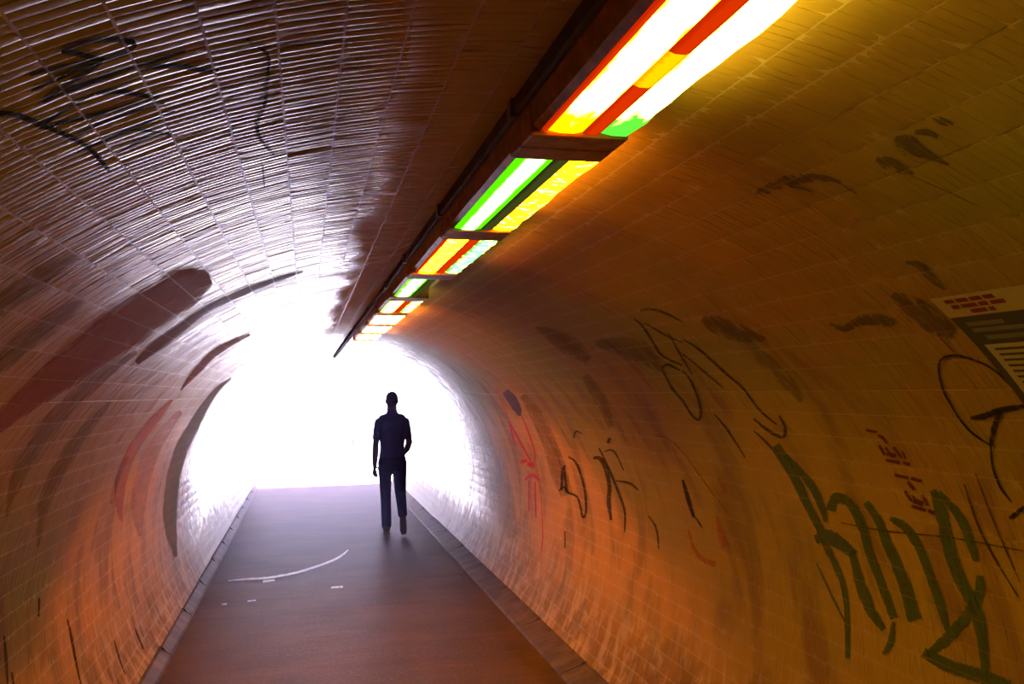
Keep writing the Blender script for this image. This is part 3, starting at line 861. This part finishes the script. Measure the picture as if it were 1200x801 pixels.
for t, ya, yb in ((42.3, 1.50, 1.60), (43.0, 1.46, 1.60), (43.9, 1.47, 1.58)):
    sheet('grey_line', t, t+0.45, ya, yb, PO+0.0009, PM['grey'], poster)
blk = sheet('text_block', 44.9, 51.0, 1.475, 1.605, PO+0.0009, PM['block'], poster)
for i in range(9):
    sheet('text_line', 45.3+i*0.62, 45.3+i*0.62+0.22, 1.49+random.uniform(0, 0.02), 1.585, PO+0.0018, PM['dark'], blk)
for t, ya, yb in ((42.6, 1.415, 1.445), (43.4, 1.41, 1.455), (44.3, 1.40, 1.44), (45.0, 1.38, 1.43)):
    sheet('orange_shape', t, t+0.6, ya, yb, PO+0.0009, PM['orange'], poster)

# ------------------------------------------------------------------ the walking man
M_SHIRT = simple('navy_cotton', (0.022, 0.030, 0.45), 0.85, 0.15, var=0.15)
M_TROUSER = simple('dark_navy_twill', (0.010, 0.014, 0.22), 0.9, 0.12, var=0.15)
M_SKIN = simple('dark_skin', (0.05, 0.04, 0.16), 0.55, 0.3, var=0.1)
M_HAIR = simple('black_hair', (0.018, 0.014, 0.022), 0.8, 0.2)
M_SHOE = simple('brown_leather', (0.10, 0.065, 0.06), 0.55, 0.3)
M_SOLE = simple('tan_sole', (0.42, 0.32, 0.24), 0.8, 0.2)

def tube(bm, pts, seg=14):
    """closed loft through (centre, rx, ry) stations; frames follow the path"""
    rings = []
    n = len(pts)
    for i, (c, rx, ry) in enumerate(pts):
        c = Vector(c)
        a = Vector(pts[max(i-1, 0)][0]); b = Vector(pts[min(i+1, n-1)][0])
        d = (b-a).normalized()
        ref = Vector((1, 0, 0)) if abs(d.x) < 0.8 else Vector((0, 1, 0))
        e1 = (ref-d*ref.dot(d)).normalized(); e2 = d.cross(e1)
        rings.append([bm.verts.new(c+e1*rx*math.cos(2*math.pi*k/seg)+e2*ry*math.sin(2*math.pi*k/seg)) for k in range(seg)])
    for i in range(n-1):
        for k in range(seg):
            bm.faces.new((rings[i][k], rings[i][(k+1) % seg], rings[i+1][(k+1) % seg], rings[i+1][k]))
    bm.faces.new(rings[0][::-1]); bm.faces.new(rings[-1])

def blob(bm, c, r, sub=3):
    m = Matrix.Translation(c) @ Matrix.Diagonal((r[0], r[1], r[2], 1))
    bmesh.ops.create_icosphere(bm, subdivisions=sub, radius=1.0, matrix=m)

def fuse(name, bm, mat, parent, voxel=0.010, smooth=4):
    bmesh.ops.recalc_face_normals(bm, faces=bm.faces)
    o = from_bm(name, bm, mat, parent)
    r = o.modifiers.new('remesh', 'REMESH'); r.mode = 'VOXEL'; r.voxel_size = voxel; r.use_smooth_shade = True
    if smooth:
        s = o.modifiers.new('smooth', 'SMOOTH'); s.iterations = smooth; s.factor = 0.5
    return o

def person():
    p0 = on_floor(462, 624)
    root = empty('person', (p0[0]-0.02, p0[1], 0.0), math.radians(-4))
    tag(root, 'person in dark navy shirt and trousers walking away towards the light', 'person')
    # body: one fused surface
    bm = bmesh.new()
    blob(bm, (0, 0.025, 1.685), (0.076, 0.096, 0.106))                   # skull
    blob(bm, (0, 0.055, 1.63), (0.055, 0.065, 0.06))                     # jaw
    blob(bm, (0, 0.125, 1.665), (0.013, 0.018, 0.022), 2)                # nose
    blob(bm, (0, 0.112, 1.625), (0.022, 0.012, 0.008), 2)                # mouth
    for s in (-1, 1):
        blob(bm, (s*0.074, 0.02, 1.67), (0.012, 0.02, 0.032), 2)         # ears
        blob(bm, (s*0.03, 0.112, 1.69), (0.014, 0.010, 0.009), 2)        # eyes
    tube(bm, [((0, 0.0, 1.45), .070, .070), ((0, 0.005, 1.54), .065, .066), ((0, 0.015, 1.64), .062, .064)])
    tube(bm, [((0, 0, .86), .15, .10), ((0, 0, .98), .15, .105), ((0, 0, 1.08), .135, .095), ((0, 0, 1.2), .145, .10), ((0, -.005, 1.36), .165, .105), ((0, -.005, 1.45), .14, .085), ((0, 0, 1.50), .07, .06)], 18)
    # arms
    tube(bm, [((-.160, 0, 1.42), .052, .052), ((-.190, -.005, 1.30), .047, .049), ((-.208, -.015, 1.12), .040, .043), ((-.215, .01, .99), .041, .041), ((-.222, .03, .86), .030, .032)])
    tube(bm, [((.160, 0, 1.42), .052, .052), ((.192, -.02, 1.30), .047, .049), ((.215, -.05, 1.14), .041, .043), ((.19, .05, 1.06), .040, .040), ((.155, .13, 1.00), .030, .032)])
    # hands
    def hand(w, d, side, curl):
        w = Vector(w); d = Vector(d).normalized()
        across = Vector((0.75*side, 0.65, 0)); across = (across-d*across.dot(d)).normalized()
        inn = d.cross(across)*side
        tube(bm, [(w, .028, .030), (w+d*.045, .022, .042), (w+d*.088, .019, .043)], 10)
        for k, (o, l) in enumerate(((-.030, .070), (-.010, .080), (.010, .076), (.029, .060))):
            b = w+d*.078+across*o
            q1 = b+d*l*.45+inn*curl*.25*l; q2 = q1+d*l*.30+inn*curl*.6*l; q3 = q2+d*l*.18+inn*curl*.7*l
            tube(bm, [(b, .0105, .0105), (q1, .0100, .0100), (q2, .009, .009), (q3, .0075, .0075)], 8)
        b = w+d*.025+across*.030
        tube(bm, [(b, .012, .012), (b+across*.030+d*.028, .0105, .0105), (b+across*.042+d*.058, .008, .008)], 8)
    hand((-.222, .03, .862), (-.05, .12, -1), 1, 0.5)
    hand((.155, .13, 1.0), (-.5, .5, -.6), -1, 0.8)
    # legs down to the ankles
    tube(bm, [((-.085, 0, .93), .085, .09), ((-.085, .05, .70), .07, .075), ((-.08, .10, .49), .052, .055), ((-.077, .10, .33), .05, .055), ((-.072, .09, .09), .036, .04), ((-.07, .10, .05), .036, .045)])
    tube(bm, [((.085, 0, .93), .085, .09), ((.092, .04, .70), .07, .075), ((.10, .07, .50), .052, .055), ((.108, -.10, .39), .05, .055), ((.118, -.25, .25), .036, .04), ((.12, -.27, .21), .036, .04)])
    fuse('body', bm, M_SKIN, root, 0.0075, 3)
    # hair cap
    bm = bmesh.new()
    blob(bm, (0, 0.005, 1.705), (0.078, 0.094, 0.093)); blob(bm, (0, -0.022, 1.655), (0.068, 0.062, 0.062))
    hr = fuse('hair', bm, M_HAIR, root, 0.008, 2)
    # shirt
    bm = bmesh.new()
    tube(bm, [((0, 0, .93), .170, .122), ((0, 0, 1.0), .163, .122), ((0, 0, 1.09), .152, .112), ((0, 0, 1.22), .166, .118), ((0, -.005, 1.33), .194, .126), ((0, -.005, 1.42), .186, .110), ((0, 0, 1.48), .125, .084), ((0, .003, 1.52), .082, .072)], 22)
    for s_ in (-1, 1):
        blob(bm, (s_*.162, 0, 1.400), (.064, .072, .062)); blob(bm, (s_*.085, 0, 1.465), (.085, .062, .045))
        dy = -.005 if s_ < 0 else -.03
        tube(bm, [((s_*.150, 0, 1.42), .050, .058), ((s_*.174, dy*.4, 1.36), .058, .062), ((s_*.185, dy*.7, 1.28), .058, .060), ((s_*.197, dy, 1.19), .056, .060)])
    fuse('shirt', bm, M_SHIRT, root, 0.010, 4)
    bm = bmesh.new()
    tube(bm, [((0, 0.0, 1.50), .080, .074), ((0, .008, 1.548), .070, .070)], 18)
    fuse('collar', bm, M_SHIRT, root, 0.008, 2)
    # trousers
    bm = bmesh.new()
    tube(bm, [((0, 0, 1.02), .150, .112), ((0, 0, .93), .176, .128), ((0, 0, .84), .178, .125), ((0, 0, .80), .15, .11)], 20)
    tube(bm, [((-.09, 0, .90), .096, .115), ((-.09, .04, .70), .082, .092), ((-.085, .09, .49), .070, .078), ((-.08, .10, .30), .066, .075), ((-.076, .10, .10), .064, .078), ((-.075, .10, .055), .060, .075)])
    tube(bm, [((.09, 0, .90), .096, .115), ((.095, .03, .70), .084, .092), ((.103, .06, .50), .072, .078), ((.110, -.07, .41), .066, .072), ((.117, -.21, .285), .060, .066), ((.119, -.245, .255), .058, .064)])
    fuse('trousers', bm, M_TROUSER, root, 0.010, 4)
    # shoes
    bm = bmesh.new()
    tube(bm, [((-.072, .02, .055), .036, .036), ((-.072, .06, .055), .045, .046), ((-.074, .15, .050), .046, .042), ((-.080, .24, .038), .048, .030), ((-.083, .30, .030), .030, .020)])
    s1 = fuse('shoe', bm, M_SHOE, root, 0.008, 3)
    bm = bmesh.new(); bm_box(bm, -.118, -.034, .0, .31, .0, .016, 0.006); from_bm('sole', bm, M_SOLE, s1)
    bm = bmesh.new()
    hl, to = Vector((.120, -.325, .235)), Vector((.128, -.245, .035))
    d = (to-hl).normalized(); up = Vector((0, 0.93, .36))
    tube(bm, [(hl+up*.035, .034, .036), (hl+d*.06+up*.04, .044, .046), (hl+d*.13+up*.036, .045, .040), (hl+d*.20+up*.026, .047, .030), (to+d*.02+up*.022, .032, .020)])
    s2 = fuse('shoe', bm, M_SHOE, root, 0.008, 3)
    bm = bmesh.new()
    tube(bm, [(hl-d*.012, .036, .010), (hl+d*.05, .042, .011), (hl+d*.10, .036, .010), (hl+d*.17, .046, .011), (to+d*.022, .034, .010)])
    fuse('sole', bm, M_SHOE, s2, 0.006, 1)
    return root
person()

# ------------------------------------------------------------------ faint things out in the glare
M_PALEGREY = simple('pale_grey_paint', (0.09, 0.09, 0.11), 0.6, 0.3)
def bicycle():
    p = on_floor(414, 526)
    r = empty('bicycle', (p[0], p[1], 0.0), math.radians(4))
    tag(r, 'small bicycle seen end on in the white glare beyond the tunnel', 'bicycle')
    def ring(name, yc, rad, zc):
        bm = bmesh.new(); n = 28
        vs_ = []
        for i in range(n):
            a = 2*math.pi*i/n
            row = []
            for k in range(8):
                b = 2*math.pi*k/8; rr = rad+0.022*math.cos(b)
                row.append(bm.verts.new((0.022*math.sin(b), yc+rr*math.cos(a), zc+rr*math.sin(a))))
            vs_.append(row)
        for i in range(n):
            for k in range(8):
                bm.faces.new((vs_[i][k], vs_[(i+1) % n][k], vs_[(i+1) % n][(k+1) % 8], vs_[i][(k+1) % 8]))
        for i in range(6):
            a = math.pi*i/6
            tube(bm, [((0, yc-rad*math.cos(a), zc-rad*math.sin(a)), .004, .004), ((0, yc+rad*math.cos(a), zc+rad*math.sin(a)), .004, .004)], 6)
        return from_bm(name, bm, M_PALEGREY, r, True)
    ring('wheel', -.26, .16, .18); ring('wheel', .30, .16, .18)
    bm = bmesh.new()
    for a, b in (((0, -.26, .18), (0, -.20, .42)), ((0, -.20, .40), (0, .08, .36)), ((0, .08, .44), (0, .04, .16)), ((0, .04, .16), (0, .30, .18)), ((0, -.21, .36), (0, .04, .16)), ((0, .08, .36), (0, .30, .18))):
        tube(bm, [(a, .016, .016), (b, .016, .016)], 8)
    from_bm('frame', bm, M_PALEGREY, r)
    bm = bmesh.new(); tube(bm, [((-.20, -.17, .45), .014, .014), ((-.08, -.20, .43), .014, .014), ((.08, -.20, .43), .014, .014), ((.20, -.17, .45), .014, .014)], 8)
    from_bm('handlebar', bm, M_PALEGREY, r)
    bm = bmesh.new(); blob(bm, (0, .09, .455), (.06, .11, .025)); from_bm('saddle', bm, M_PALEGREY, r, True)
bicycle()

bo = on_floor(322, 497)
bm = bmesh.new()
tube(bm, [((0, 0, 0), .07, .07), ((0, 0, .5), .065, .065), ((0, 0, .62), .10, .10), ((0, 0, .72), .05, .05)], 12)
o = from_bm('bollard', bm, M_PALEGREY); o.location = bo
tag(o, 'small pale bollard far out in the white glare, left', 'bollard')

# ------------------------------------------------------------------ haze added for the glare veil towards the far mouth
def haze():
    g = NT('glare_haze')
    vs_ = g.n('ShaderNodeVolumeScatter')
    vs_.inputs['Color'].default_value = (0.50, 0.46, 1.0, 1)
    vs_.inputs['Density'].default_value = 0.055
    vs_.inputs['Anisotropy'].default_value = 0.72
    g.t.links.new(vs_.outputs[0], g.out.inputs['Volume'])
    rr = R-0.05; lim = math.acos(-(CZ-0.08)/rr)
    prof = [(CX+rr*math.sin(-lim+2*lim*i/40), CZ+rr*math.cos(-lim+2*lim*i/40)) for i in range(41)]
    o = prism('haze', prof, 7.8, Y_END+2.0, g.m)
    return tag(o, 'thin lavender haze added as glare in the far half of the tunnel', 'haze', kind='stuff')
haze()
